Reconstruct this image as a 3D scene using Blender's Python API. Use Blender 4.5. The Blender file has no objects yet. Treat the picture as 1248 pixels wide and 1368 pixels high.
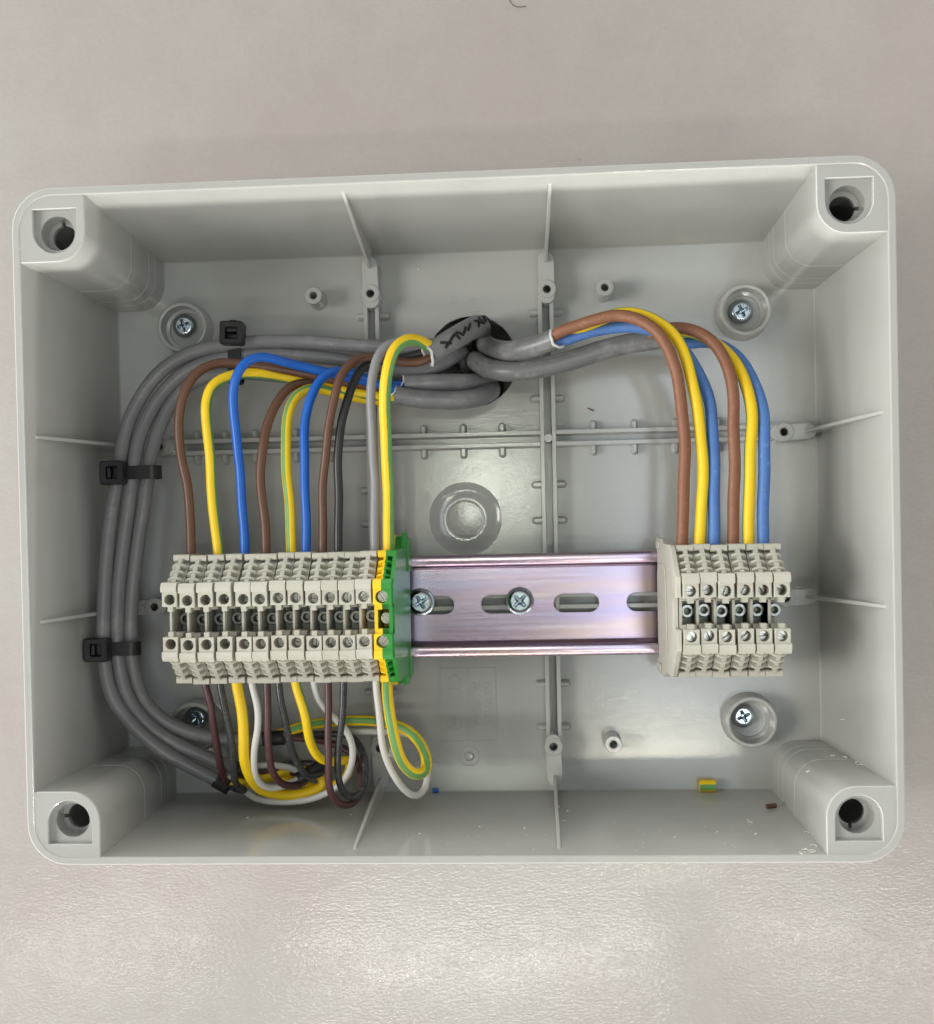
import bpy, bmesh, math, random
from mathutils import Vector, Matrix
from mathutils.geometry import tessellate_polygon
random.seed(7)
S = 0.001                     # the scene is measured in millimetres: x right, y into the wall, z up; the box rim is y = 0
scene = bpy.context.scene
col = scene.collection

# ------------------------------------------------------------------ camera
F, CY = 1436.67, 55.58        # focal length and principal point offset, in pixels of the 1248 x 1368 photograph
RX, RY, RZ = CAMROT = (0.01344, 0.05840, -0.01985)
CAMC = (22.937, 5.811, -309.616)
def _rot(r):
    cx, cy, cz = [math.cos(a) for a in r]; sx, sy, sz = [math.sin(a) for a in r]
    X = Matrix(((1,0,0),(0,cx,-sx),(0,sx,cx))); Y = Matrix(((cy,0,sy),(0,1,0),(-sy,0,cy))); Z = Matrix(((cz,-sz,0),(sz,cz,0),(0,0,1)))
    return Z @ Y @ X
_R = _rot(CAMROT)
def _b(v): return Vector((v[0], v[2], -v[1]))
RIGHT, DOWN, FWD = _b(_R[0]), _b(_R[1]), _b(_R[2])
CAM = _b(CAMC)
cd = bpy.data.cameras.new('camera'); cam = bpy.data.objects.new('camera', cd); col.objects.link(cam)
cd.sensor_fit = 'HORIZONTAL'; cd.sensor_width = 36; cd.lens = F / 1248 * 36
cd.shift_y = CY / 1248; cd.clip_start = 0.01; cd.clip_end = 50
m = Matrix.Identity(4)
for i in range(3):
    m[i][0], m[i][1], m[i][2], m[i][3] = RIGHT[i], -DOWN[i], -FWD[i], CAM[i] * S
cam.matrix_world = m
scene.camera = cam
def ray(px, py): return RIGHT * ((px - 624) / F) + DOWN * ((py - 684 - CY) / F) + FWD
def at(px, py, y):            # the point at depth y (mm) behind the rim that this pixel looks at
    d = ray(px, py); return CAM + d * ((y - CAM.y) / d.y)
def on_z(px, py, z):
    d = ray(px, py); return CAM + d * ((z - CAM.z) / d.z)

# ------------------------------------------------------------------ light
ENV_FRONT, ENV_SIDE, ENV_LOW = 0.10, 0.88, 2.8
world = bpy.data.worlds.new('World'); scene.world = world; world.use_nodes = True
# room background, strength shaped by direction: dimmed straight ahead where the photographer blocks light
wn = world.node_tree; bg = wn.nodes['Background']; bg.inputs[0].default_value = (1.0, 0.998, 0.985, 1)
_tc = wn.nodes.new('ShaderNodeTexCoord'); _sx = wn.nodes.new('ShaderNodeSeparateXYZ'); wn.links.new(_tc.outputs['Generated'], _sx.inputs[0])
def _m(op, a, b_):
    q = wn.nodes.new('ShaderNodeMath'); q.operation = op
    for v, i in ((a, 0), (b_, 1)):
        if hasattr(v, 'is_linked'): wn.links.new(v, q.inputs[i])
        else: q.inputs[i].default_value = v
    return q.outputs[0]
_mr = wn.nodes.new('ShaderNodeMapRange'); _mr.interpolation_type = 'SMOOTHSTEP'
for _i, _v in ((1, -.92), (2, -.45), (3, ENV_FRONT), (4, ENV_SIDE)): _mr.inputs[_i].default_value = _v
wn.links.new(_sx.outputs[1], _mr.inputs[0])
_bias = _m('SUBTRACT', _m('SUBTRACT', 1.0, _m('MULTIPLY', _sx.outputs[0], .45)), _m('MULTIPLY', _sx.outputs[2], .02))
_hz = wn.nodes.new('ShaderNodeMapRange'); _hz.interpolation_type = 'SMOOTHSTEP'      # bright band added at grazing angles to lift the rim
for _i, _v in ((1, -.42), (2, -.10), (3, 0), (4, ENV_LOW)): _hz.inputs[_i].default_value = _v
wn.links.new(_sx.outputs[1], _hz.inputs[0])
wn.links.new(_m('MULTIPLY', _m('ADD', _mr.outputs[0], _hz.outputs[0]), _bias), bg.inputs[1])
def lamp(name, target, size, power, color, dist=1800):
    """a lamp of the room in front of the wall, at the place whose mirror image falls on `target`"""
    d = CAM - target; k = dist / abs(d.y)
    pos = target + Vector((-d.x * k, d.y * k, -d.z * k))
    l = bpy.data.lights.new(name, 'AREA'); l.shape = 'RECTANGLE'; l.size, l.size_y = size; l.energy = power; l.color = color
    o = bpy.data.objects.new(name, l); col.objects.link(o); o.location = pos * S
    o.rotation_euler = (Vector((0, 40, 0)) - pos).to_track_quat('-Z', 'Y').to_euler()
    return o
lamp('ceiling_lamp', at(640, 1280, 71.6), (0.75, 0.05), 2.5, (1, .97, .92))
lamp('ceiling_lamp', at(1160, 1270, 71.6), (0.6, 0.04), 1.3, (1, .98, .93))
lamp('ceiling_lamp', at(150, 1265, 71.6), (0.45, 0.04), .9, (1, .98, .93))
lamp('ceiling_lamp', at(885, 1018, 68.4), (0.24, 0.06), 1.5, (1, .96, .78))
lamp('ceiling_lamp', at(655, 650, 68.4), (0.16, 0.13), 1.3, (.93, 1, .82))
lamp('window_light', at(915, 720, 68.4), (0.30, 0.80), 2.7, (.72, .86, 1))
key = bpy.data.lights.new('room_light', 'AREA'); key.shape = 'RECTANGLE'; key.size, key.size_y = 0.6, 0.5; key.energy = 14; key.color = (1, .985, .965)
ko = bpy.data.objects.new('room_light', key); col.objects.link(ko); ko.location = (-1.25, -1.0, -0.12)
ko.rotation_euler = (Vector((0, 0.04, 0)) - ko.location).to_track_quat('-Z', 'Y').to_euler()
low = bpy.data.lights.new('low_window', 'AREA'); low.shape = 'RECTANGLE'; low.size, low.size_y = 1.5, 0.08; low.energy = 85; low.color = (1, .985, .95)
lo = bpy.data.objects.new('low_window', low); col.objects.link(lo); lo.location = (0.35, -0.165, -3.0)
lo.rotation_euler = (math.pi, 0, 0)
scene.view_settings.view_transform = 'Standard'; scene.view_settings.look = 'None'
scene.view_settings.exposure = 0.04; scene.view_settings.gamma = 1
scene.view_settings.use_curve_mapping = False

# ------------------------------------------------------------------ materials
def lin(c): return tuple(((v / 255 + .055) / 1.055) ** 2.4 if v > 10 else v / 3294.6 for v in c) + (1,)
class NT:
    def __init__(s, name):
        s.m = bpy.data.materials.new(name); s.m.use_nodes = True; s.t = s.m.node_tree; s.p = s.t.nodes['Principled BSDF']
        s.tc = s.n('ShaderNodeTexCoord')
    def n(s, k, **kw):
        x = s.t.nodes.new(k)
        for a, v in kw.items(): setattr(x, a, v)
        return x
    def link(s, a, b): s.t.links.new(a, b)
    def noise(s, scale, detail=3, rough=.55, stretch=None, coord='Object'):
        x = s.n('ShaderNodeTexNoise'); x.inputs['Scale'].default_value = scale; x.inputs['Detail'].default_value = detail; x.inputs['Roughness'].default_value = rough
        src = s.tc.outputs[coord]
        if stretch:
            mp = s.n('ShaderNodeMapping'); mp.inputs['Scale'].default_value = stretch; s.link(src, mp.inputs[0]); src = mp.outputs[0]
        s.link(src, x.inputs['Vector']); return x.outputs['Fac']
    def ramp(s, fac, stops):
        r = s.n('ShaderNodeValToRGB'); e = r.color_ramp.elements
        while len(e) < len(stops): e.new(.5)
        for q, (p, c) in zip(e, stops): q.position = p; q.color = c
        s.link(fac, r.inputs[0]); return r.outputs[0]
    def mix(s, fac, a, b, mode='MIX'):
        x = s.n('ShaderNodeMix', data_type='RGBA', blend_type=mode)
        for v, i in ((fac, 0), (a, 6), (b, 7)):
            if hasattr(v, 'is_linked'): s.link(v, x.inputs[i])
            else: x.inputs[i].default_value = v
        return x.outputs[2]
    def math(s, op, a, b=0.0):
        x = s.n('ShaderNodeMath', operation=op)
        for v, i in ((a, 0), (b, 1)):
            if hasattr(v, 'is_linked'): s.link(v, x.inputs[i])
            else: x.inputs[i].default_value = v
        return x.outputs[0]
    def bump(s, h, dist, strength=1.0, prev=None):
        b = s.n('ShaderNodeBump'); b.inputs['Distance'].default_value = dist; b.inputs['Strength'].default_value = strength
        s.link(h, b.inputs['Height'])
        if prev: s.link(prev, b.inputs['Normal'])
        return b.outputs[0]
    def set(s, **kw):
        for k, v in kw.items():
            i = s.p.inputs[k.replace('_', ' ')]
            if hasattr(v, 'is_linked'): s.link(v, i)
            else: i.default_value = v
        return s.m
G = lambda v: (v, v, v, 1)
def basic(name, rgb, rough=.45, metal=0., var=.12, scale=150, bump=.00002, bscale=900, scuff=0, scuffcol=(215, 212, 205), stretch=None):
    t = NT(name); c = lin(rgb)
    f = t.noise(scale, 4)
    out = t.mix(f, tuple(v * (1 - var) for v in c[:3]) + (1,), tuple(min(1, v * (1 + var)) for v in c[:3]) + (1,))
    if scuff:
        k = t.ramp(t.noise(520, 5, .7, stretch), [(.62 - scuff * .1, G(0)), (.74 - scuff * .1, G(scuff))])
        out = t.mix(k, out, lin(scuffcol))
    r = t.math('ADD', t.math('MULTIPLY', t.noise(scale * 3, 3), .16), rough - .08)
    t.set(Base_Color=out, Roughness=r, Metallic=metal)
    if bump: t.set(Normal=t.bump(t.noise(bscale, 3), bump))
    return t.m
def plastic_box():
    t = NT('grey_enclosure_plastic')
    base = t.mix(t.noise(14, 4), lin((169, 169, 164)), lin((177, 177, 172)))
    # handling marks, dust and fine scratches
    dust = t.ramp(t.noise(330, 6, .72), [(.66, G(0)), (.76, G(.35))])
    base = t.mix(dust, base, lin((226, 226, 218)))
    smear = t.ramp(t.noise(38, 5, .65), [(.52, G(0)), (.72, G(.16))])
    base = t.mix(smear, base, lin((146, 146, 135)))
    r = t.math('ADD', t.math('MULTIPLY', t.noise(60, 4), .12), .06)
    h = t.math('ADD', t.noise(780, 3, .6, (1, 1, 2.2)), t.math('MULTIPLY', t.noise(120, 2), 1.2))
    t.set(Base_Color=base, Roughness=r, IOR=1.58, Normal=t.bump(h, .00003, .8))
    return t.m
def wall_paint():
    t = NT('glossy_wall_paint')
    base = t.mix(t.ramp(t.noise(9, 5, .6), [(.35, G(0)), (.65, G(1))]), lin((174, 166, 161)), lin((179, 175, 168)))
    base = t.mix(t.ramp(t.noise(60, 5, .7), [(.48, G(0)), (.8, G(.35))]), base, lin((160, 151, 148)))
    base = t.mix(t.ramp(t.noise(900, 3, .6), [(.3, G(.25)), (.7, G(0))]), base, lin((160, 152, 148)))
    base = t.mix(t.ramp(t.noise(240, 2, .5), [(.78, G(0)), (.80, G(.5))]), base, lin((120, 108, 98)))      # flecks of dirt
    patch = t.noise(34, 6, .7, (1, 1, 2.6))
    h1 = t.noise(600, 2, .5, (1, 1, 1.9)); h2 = t.noise(2400, 2)
    h1 = t.math('MULTIPLY', h1, t.math('ADD', t.math('MULTIPLY', t.math('POWER', patch, 2.0), 2.4), .4))
    h = t.math('ADD', h1, t.math('MULTIPLY', h2, .04))
    t.set(Base_Color=base, Roughness=t.math('ADD', t.math('MULTIPLY', patch, .12), .03), Normal=t.bump(h, .000062, 1.0))
    return t.m
def zinc_yellow():
    t = NT('iridescent_zinc_rail')
    a = t.noise(30, 3, .5, (.22, 1, 1.6)); b = t.noise(60, 4, .6, (.12, 1, 2)); g = t.noise(300, 4, .6, (.06, 1, 3))
    c = t.ramp(a, [(.30, lin((158, 172, 188))), (.42, lin((170, 156, 180))), (.52, lin((182, 160, 176))), (.66, lin((200, 176, 156)))])
    c = t.mix(t.ramp(b, [(.45, G(0)), (.68, G(.45))]), c, lin((160, 160, 184)))
    c = t.mix(t.ramp(g, [(.45, G(0)), (.75, G(.2))]), c, lin((206, 202, 208)))
    t.set(Base_Color=c, Metallic=1.0, Roughness=t.math('ADD', t.math('MULTIPLY', g, .10), .17), Normal=t.bump(t.noise(500, 3, .6, (.3, 1, 1)), .000006))
    return t.m
def striped():
    t = NT('yellow_green_insulation')
    uv = t.n('ShaderNodeUVMap', uv_map='wrap'); sp = t.n('ShaderNodeSeparateXYZ'); t.link(uv.outputs[0], sp.inputs[0])
    e = t.math('ADD', sp.outputs[0], t.math('MULTIPLY', t.math('SUBTRACT', t.noise(500, 2), .5), .03))
    k = t.math('LESS_THAN', e, .19)
    y = t.mix(t.noise(160, 4), lin((240, 198, 8)), lin((250, 212, 30)))
    g = t.mix(t.noise(160, 4), lin((92, 146, 78)), lin((120, 168, 96)))
    c = t.mix(k, y, g)
    c = t.mix(t.ramp(t.noise(420, 5, .7), [(.62, G(0)), (.8, G(.35))]), c, lin((225, 205, 140)))
    t.set(Base_Color=c, Roughness=.42, Normal=t.bump(t.noise(1200, 2), .00001))
    return t.m
def sheath_mat(name, rgb, streak):
    t = NT(name); c = lin(rgb)
    uv = t.n('ShaderNodeUVMap', uv_map='wrap'); mp = t.n('ShaderNodeMapping'); mp.inputs['Scale'].default_value = (26, .16, 1); t.link(uv.outputs[0], mp.inputs[0])
    nz = t.n('ShaderNodeTexNoise'); nz.inputs['Scale'].default_value = 1.0; nz.inputs['Detail'].default_value = 5; t.link(mp.outputs[0], nz.inputs['Vector'])
    base = t.mix(nz.outputs['Fac'], tuple(v * .82 for v in c[:3]) + (1,), tuple(v * 1.2 for v in c[:3]) + (1,))
    rub = t.ramp(t.noise(70, 5, .7), [(.52, G(0)), (.70, G(streak))])
    base = t.mix(t.math('MULTIPLY', rub, nz.outputs['Fac']), base, lin((196, 194, 190)))
    nick = t.ramp(t.noise(420, 4, .75), [(.70, G(0)), (.78, G(.7))])
    base = t.mix(nick, base, lin((205, 203, 198)))
    t.set(Base_Color=base, Roughness=t.math('ADD', t.math('MULTIPLY', nz.outputs['Fac'], .2), .24), Normal=t.bump(nz.outputs['Fac'], .00003))
    return t.m
def beige_plastic():
    t = NT('beige_terminal_plastic'); oi = t.n('ShaderNodeObjectInfo')
    a = t.mix(oi.outputs['Random'], lin((188, 185, 171)), lin((199, 196, 184)))
    a = t.mix(t.ramp(t.noise(130, 5, .65), [(.45, G(0)), (.72, G(.4))]), a, lin((166, 158, 138)))
    a = t.mix(t.ramp(t.noise(700, 4, .7), [(.66, G(0)), (.76, G(.5))]), a, lin((148, 138, 118)))
    t.set(Base_Color=a, Roughness=.5, Normal=t.bump(t.noise(1100, 3), .000012)); return t.m
M = dict(
    box=plastic_box(), wall=wall_paint(), rail=zinc_yellow(), yg=striped(),
    beige=beige_plastic(),
    yellow=basic('yellow_terminal_plastic', (246, 206, 30), .42, var=.06, scale=200, bump=.00001),
    green=basic('green_terminal_plastic', (44, 140, 52), .34, var=.10, scale=160, bump=.00001),
    screw=basic('zinc_screw_steel', (190, 200, 206), .22, 1., var=.06, scale=200, bump=0),
    nickel=basic('nickel_terminal_screw', (205, 201, 192), .3, 1., var=.08, scale=300, bump=0),
    darkmetal=basic('dull_current_bar', (158, 158, 148), .4, .3, var=.15, scale=300),
    grey=sheath_mat('grey_cable_sheath', (120, 120, 122), .5),
    darkgrey=sheath_mat('thick_grey_cable_sheath', (112, 112, 110), .8),
    cut=basic('white_cut_sheath_edge', (222, 222, 220), .6, var=.04),
    brown=basic('brown_insulation', (98, 66, 48), .42, var=.10, scuff=.2, scuffcol=(150, 112, 92)),
    rbrown=basic('dusty_brown_insulation', (134, 88, 62), .5, var=.16, scuff=.45, scuffcol=(172, 136, 112)),
    blue=basic('blue_insulation', (18, 96, 190), .38, var=.10),
    rblue=basic('dusty_blue_insulation', (78, 120, 184), .5, var=.16, scuff=.5, scuffcol=(130, 165, 215)),
    black=basic('black_insulation', (44, 44, 45), .36, var=.15),
    greywire=basic('grey_insulation', (140, 140, 144), .40, var=.06),
    white=basic('white_insulation', (214, 212, 206), .42, var=.05),
    maroon=basic('dark_brown_insulation', (82, 52, 52), .38, var=.12, scuff=.3, scuffcol=(140, 112, 110)),
    bblack=basic('glossy_black_insulation', (52, 54, 56), .28, var=.2, scuff=.4, scuffcol=(150, 152, 152)),
    tie=basic('black_nylon', (30, 30, 31), .38, var=.15, bump=.00001),
    shaving=basic('plastic_shavings', (226, 224, 214), .5),
    copper=basic('copper_strand', (120, 84, 62), .4, .5),
    ink=basic('black_ink', (22, 22, 24), .5, bump=0),
    hair=basic('dark_hair', (84, 74, 68), .5, bump=0),
)

# ------------------------------------------------------------------ mesh helpers
ORG = {}
def arc(cx, cy, r, a0, a1, n): return [(cx + r * math.cos(math.radians(a0 + (a1 - a0) * i / n)), cy + r * math.sin(math.radians(a0 + (a1 - a0) * i / n))) for i in range(n + 1)]
def circle(cx, cy, r, n=28): return arc(cx, cy, r, 0, 360, n)[:-1]
def area2(p): return sum(p[i][0] * p[(i + 1) % len(p)][1] - p[(i + 1) % len(p)][0] * p[i][1] for i in range(len(p)))
def inset(p, d):              # shrink a closed outline by d (grow when d < 0)
    s = 1 if area2(p) > 0 else -1; n = len(p); out = []
    for i in range(n):
        a, b, c = Vector(p[i - 1]), Vector(p[i]), Vector(p[(i + 1) % n])
        u, v = (b - a).normalized(), (c - b).normalized()
        n1, n2 = Vector((-u.y, u.x)) * s, Vector((-v.y, v.x)) * s
        k = n1 + n2
        if k.length < 1e-6: k = n1
        k.normalize(); q = max(.35, k.dot(n1)); o = b + k * (d / q); out.append((o.x, o.y))
    return out
def stadium(x0, z0, x1, z1, r, n=8):
    d = Vector((x1 - x0, z1 - z0)); a = math.degrees(math.atan2(d.y, d.x))
    return arc(x1, z1, r, a - 90, a + 90, n) + arc(x0, z0, r, a + 90, a + 270, n)
def rrect(x0, x1, z0, z1, r, n=4):
    return arc(x1 - r, z1 - r, r, 0, 90, n) + arc(x0 + r, z1 - r, r, 90, 180, n) + arc(x0 + r, z0 + r, r, 180, 270, n) + arc(x1 - r, z0 + r, r, 270, 360, n)
class MB:
    def __init__(s): s.v = []; s.f = []; s.uv = {}
    def add(s, vs, fs):
        o = len(s.v); s.v += [Vector(q) for q in vs]; s.f += [tuple(i + o for i in f) for f in fs]; return o
    def box(s, x0, x1, y0, y1, z0, z1):
        s.add([(x, y, z) for x in (x0, x1) for y in (y0, y1) for z in (z0, z1)], [(0,1,3,2),(4,6,7,5),(0,4,5,1),(2,3,7,6),(0,2,6,4),(1,5,7,3)])
        return s
    def prism(s, outline, a0, a1, holes=(), axis='y', ch=0., hch=None, scale1=0.):
        """extrude a 2-D outline (with holes) along an axis; ch = chamfer at the a0 end, scale1 = growth of the outline at a1"""
        hch = ch if hch is None else hch
        P = {'y': lambda p, q: (p[0], q, p[1]), 'x': lambda p, q: (q, p[0], p[1]), 'z': lambda p, q: (p[0], p[1], q)}[axis]
        sg = 1 if a1 > a0 else -1
        loops = [(outline, ch, 1)] + [(h, hch, -1) for h in holes]
        front = []; back = []
        for L, c, sign in loops:
            rows = []
            if c: rows.append([P(p, a0) for p in inset(L, c * sign)]); rows.append([P(p, a0 + sg * c) for p in L])
            else: rows.append([P(p, a0) for p in L])
            L1 = inset(L, -scale1) if (scale1 and sign == 1) else L
            rows.append([P(p, a1) for p in L1])
            n = len(L); base = None
            o = s.add([q for r in rows for q in r], [])
            for k in range(len(rows) - 1):
                for i in range(n):
                    j = (i + 1) % n; s.f.append((o + k * n + i, o + k * n + j, o + (k + 1) * n + j, o + (k + 1) * n + i))
            front.append([o + i for i in range(n)]); back.append([o + (len(rows) - 1) * n + i for i in range(n)])
        for side in (front, back):
            idx = [i for l in side for i in l]
            if len(side) == 1 and len(idx) <= 4: s.f.append(tuple(idx)); continue
            for t in tessellate_polygon([[s.v[i] for i in l] for l in side]): s.f.append(tuple(idx[i] for i in t))
        return s
    def lathe(s, cx, cz, prof, seg=28, axis='y', cap=True):
        rows = []
        for r, y in prof:
            if r < 1e-6: rows.append([(cx, y, cz)])
            else: rows.append([(cx + r * math.cos(6.2831853 * i / seg), y, cz + r * math.sin(6.2831853 * i / seg)) for i in range(seg)])
        o = []; 
        for r in rows: o.append(s.add(r, []))
        for k in range(len(rows) - 1):
            A, B = rows[k], rows[k + 1]
            for i in range(seg):
                j = (i + 1) % seg
                if len(A) == 1 and len(B) == 1: continue
                if len(A) == 1: s.f.append((o[k], o[k + 1] + i, o[k + 1] + j))
                elif len(B) == 1: s.f.append((o[k] + i, o[k] + j, o[k + 1]))
                else: s.f.append((o[k] + i, o[k] + j, o[k + 1] + j, o[k + 1] + i))
        return s
    def tube(s, pts, r, seg=14, caps=True, spin=0., twist=0., flat=1.):
        """sweep; the wrap coordinate is measured from the side that faces out of the box"""
        n = len(pts); L = 0; o0 = len(s.v)
        for i in range(n):
            t = (pts[min(n - 1, i + 1)] - pts[max(0, i - 1)]).normalized()
            ref = Vector((0, -1, 0)) if abs(t.y) < .93 else Vector((0, 0, 1))
            if i and abs(t.y) >= .93: ref = lastu
            u = (ref - t * ref.dot(t)).normalized(); w = t.cross(u); lastu = u
            if i: L += (pts[i] - pts[i - 1]).length
            rr = r(i / (n - 1)) if callable(r) else r
            for k in range(seg):
                a = 6.2831853 * k / seg
                s.v.append(pts[i] + u * (math.cos(a) * rr) + w * (math.sin(a) * rr * flat))
        for i in range(n - 1):
            for k in range(seg):
                j = (k + 1) % seg; f = (o0 + i * seg + k, o0 + i * seg + j, o0 + (i + 1) * seg + j, o0 + (i + 1) * seg + k)
                u0 = [(k / seg), (k + 1) / seg]; tw0 = spin + twist * i / n; tw1 = spin + twist * (i + 1) / n
                base = math.floor(u0[0] + tw0 + 1e-6)
                s.uv[len(s.f)] = [(u0[0] + tw0 - base, i), (u0[1] + tw0 - base, i), (u0[1] + tw1 - base, i + 1), (u0[0] + tw1 - base, i + 1)]
                s.f.append(f)
        if caps:
            s.f.append(tuple(o0 + k for k in range(seg))); s.f.append(tuple(o0 + (n - 1) * seg + k for k in range(seg)))
        return s
    def build(s, name, mat, parent=None, angle=35, bevel=0., shift=None, data_only=False):
        org = shift if shift is not None else (ORG.get(parent.name, Vector()) if parent else Vector())
        me = bpy.data.meshes.new(name)
        me.from_pydata([tuple((q - org) * S) for q in s.v], [], s.f)
        if s.uv:
            uv = me.uv_layers.new(name='wrap')
            for fi, c in s.uv.items():
                for li, q in zip(me.polygons[fi].loop_indices, c): uv.data[li].uv = q
        bm = bmesh.new(); bm.from_mesh(me); bmesh.ops.recalc_face_normals(bm, faces=bm.faces); bm.to_mesh(me); bm.free()
        me.polygons.foreach_set('use_smooth', [True] * len(me.polygons)); me.set_sharp_from_angle(angle=math.radians(angle))
        me.materials.append(M[mat] if isinstance(mat, str) else mat)
        return link(name, me, parent, org, bevel)
def link(name, me, parent=None, org=Vector(), bevel=0.):
    o = bpy.data.objects.new(name, me); col.objects.link(o); o.parent = parent; ORG[o.name] = Vector(org)
    if bevel:
        b = o.modifiers.new('bevel', 'BEVEL'); b.width = bevel * S; b.segments = 2; b.limit_method = 'ANGLE'; b.angle_limit = math.radians(40)
    return o
def tag(o, label=None, cat=None, group=None, kind=None):
    for k, v in (('label', label), ('category', cat), ('group', group), ('kind', kind)):
        if v: o[k] = v
    return o
def thing(name, loc, label, cat, group=None):
    o = bpy.data.objects.new(name, None); col.objects.link(o); o.location = Vector(loc) * S; o.empty_display_size = .01
    ORG[o.name] = Vector(loc); return tag(o, label, cat, group)
def solo(mb, name, mat, label, cat, group=None, org=None, **kw):    # a thing that is one mesh
    org = Vector(org) if org is not None else mb.v[0].copy()
    o = mb.build(name, mat, None, shift=org, **kw); o.location = org * S; return tag(o, label, cat, group)
def spline(pts, step=1.3):
    pts = [Vector(p) for p in pts]; P = [pts[0] * 2 - pts[1]] + pts + [pts[-1] * 2 - pts[-2]]; dense = []
    for i in range(1, len(P) - 2):
        a, b, c, d = P[i - 1:i + 3]
        k = [0]
        for q, r in ((a, b), (b, c), (c, d)): k.append(k[-1] + max(1e-4, (r - q).length) ** .5)
        n = max(3, int((c - b).length / .5))
        for j in range(n):
            t = k[1] + (k[2] - k[1]) * j / n
            A1 = a * ((k[1] - t) / (k[1] - k[0])) + b * ((t - k[0]) / (k[1] - k[0])); A2 = b * ((k[2] - t) / (k[2] - k[1])) + c * ((t - k[1]) / (k[2] - k[1])); A3 = c * ((k[3] - t) / (k[3] - k[2])) + d * ((t - k[2]) / (k[3] - k[2]))
            B1 = A1 * ((k[2] - t) / (k[2] - k[0])) + A2 * ((t - k[0]) / (k[2] - k[0])); B2 = A2 * ((k[3] - t) / (k[3] - k[1])) + A3 * ((t - k[1]) / (k[3] - k[1]))
            dense.append(B1 * ((k[2] - t) / (k[2] - k[1])) + B2 * ((t - k[1]) / (k[2] - k[1])))
    dense.append(pts[-1]); out = [dense[0]]
    for q in dense[1:]:
        if (q - out[-1]).length >= step: out.append(q)
    if (out[-1] - pts[-1]).length > .2: out.append(pts[-1])
    for _ in range(2): out = [out[0]] + [(out[i - 1] + out[i] * 2 + out[i + 1]) / 4 for i in range(1, len(out) - 1)] + [out[-1]]
    return out
def path(*pz): return spline([at(*p) for p in pz])

# ------------------------------------------------------------------ wall
W, H, D, BACK = 255.1, 199.9, 68.4, 71.4
ENTRY = at(631, 483, D); ENTRY_R = 16.2
b = MB(); hole = circle(ENTRY.x, ENTRY.z, ENTRY_R + 2, 40)
b.prism([(-1400, -1400), (1400, -1400), (1400, 1400), (-1400, 1400)], BACK, BACK + 90, [hole])
b.prism([(-400, -400), (400, -400), (400, 400), (-400, 400)], BACK + 90.5, BACK + 95)
wall = b.build('wall', 'wall'); tag(wall, 'pale grey-beige glossy painted wall behind the junction box', None, kind='structure')

# ------------------------------------------------------------------ enclosure
box = thing('junction_box', (0, BACK, -H / 2), 'open light grey plastic junction box with empty screw corners, screwed to the wall', 'junction box')
def rr(o, y):                  # rounded-rectangle ring of the shell at inset o
    w, h, r = W / 2 - o, H / 2 - o, max(.6, 12 - o)
    return [(x, y, z) for x, z in rrect(-w, w, -h, h, r, 7)]
prof = [(1.2, BACK), (.3, 6), (0, 4), (0, .45), (.14, .13), (.45, 0), (2.0, 0), (2.28, .1), (2.4, .4), (2.52, 5), (5.05, D - .6), (5.6, D + .3)]
b = MB(); rows = [rr(o, y) for o, y in prof]; n = len(rows[0])
o0 = b.add([p for r in rows for p in r], [])
for k in range(len(rows) - 1):
    for i in range(n): b.f.append((k * n + i, k * n + (i + 1) % n, (k + 1) * n + (i + 1) % n, (k + 1) * n + i))
shell = b.build('side_wall', 'box', box, angle=14)
# back panel with the cable entry and the dished knock-out
KO = at(622, 693, D); b = MB()
b.prism([(-W / 2 + 4.5, -H / 2 + 4.5), (W / 2 - 4.5, -H / 2 + 4.5), (W / 2 - 4.5, H / 2 - 4.5), (-W / 2 + 4.5, H / 2 - 4.5)], D, BACK - .05,
        [circle(ENTRY.x, ENTRY.z, ENTRY_R, 44), circle(KO.x, KO.z, 12.9, 44)])
panel = b.build('back_panel', 'box', box)
b = MB().lathe(KO.x, KO.z, [(13.0, D + .02), (12.5, D + .25), (11.4, D + .8), (9.8, D + 1.3), (8, D + 1.55), (6.5, D + 1.62), (6.2, D + 1.56), (5.9, D + 1.54), (0, D + 1.53)], 44)
b.build('knockout_disc', 'box', panel, angle=40)
b = MB(); prev = []
for i in range(46):            # ragged burr round the sawn cable hole
    a = 6.2832 * i / 46; k = ENTRY_R + random.uniform(-.25, .1)
    prev.append(Vector((ENTRY.x + k * math.cos(a), D - random.uniform(0, .28), ENTRY.z + k * math.sin(a))))
b.tube(prev + [prev[0]], .22, 6); b.build('hole_edge', 'box', panel)

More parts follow.
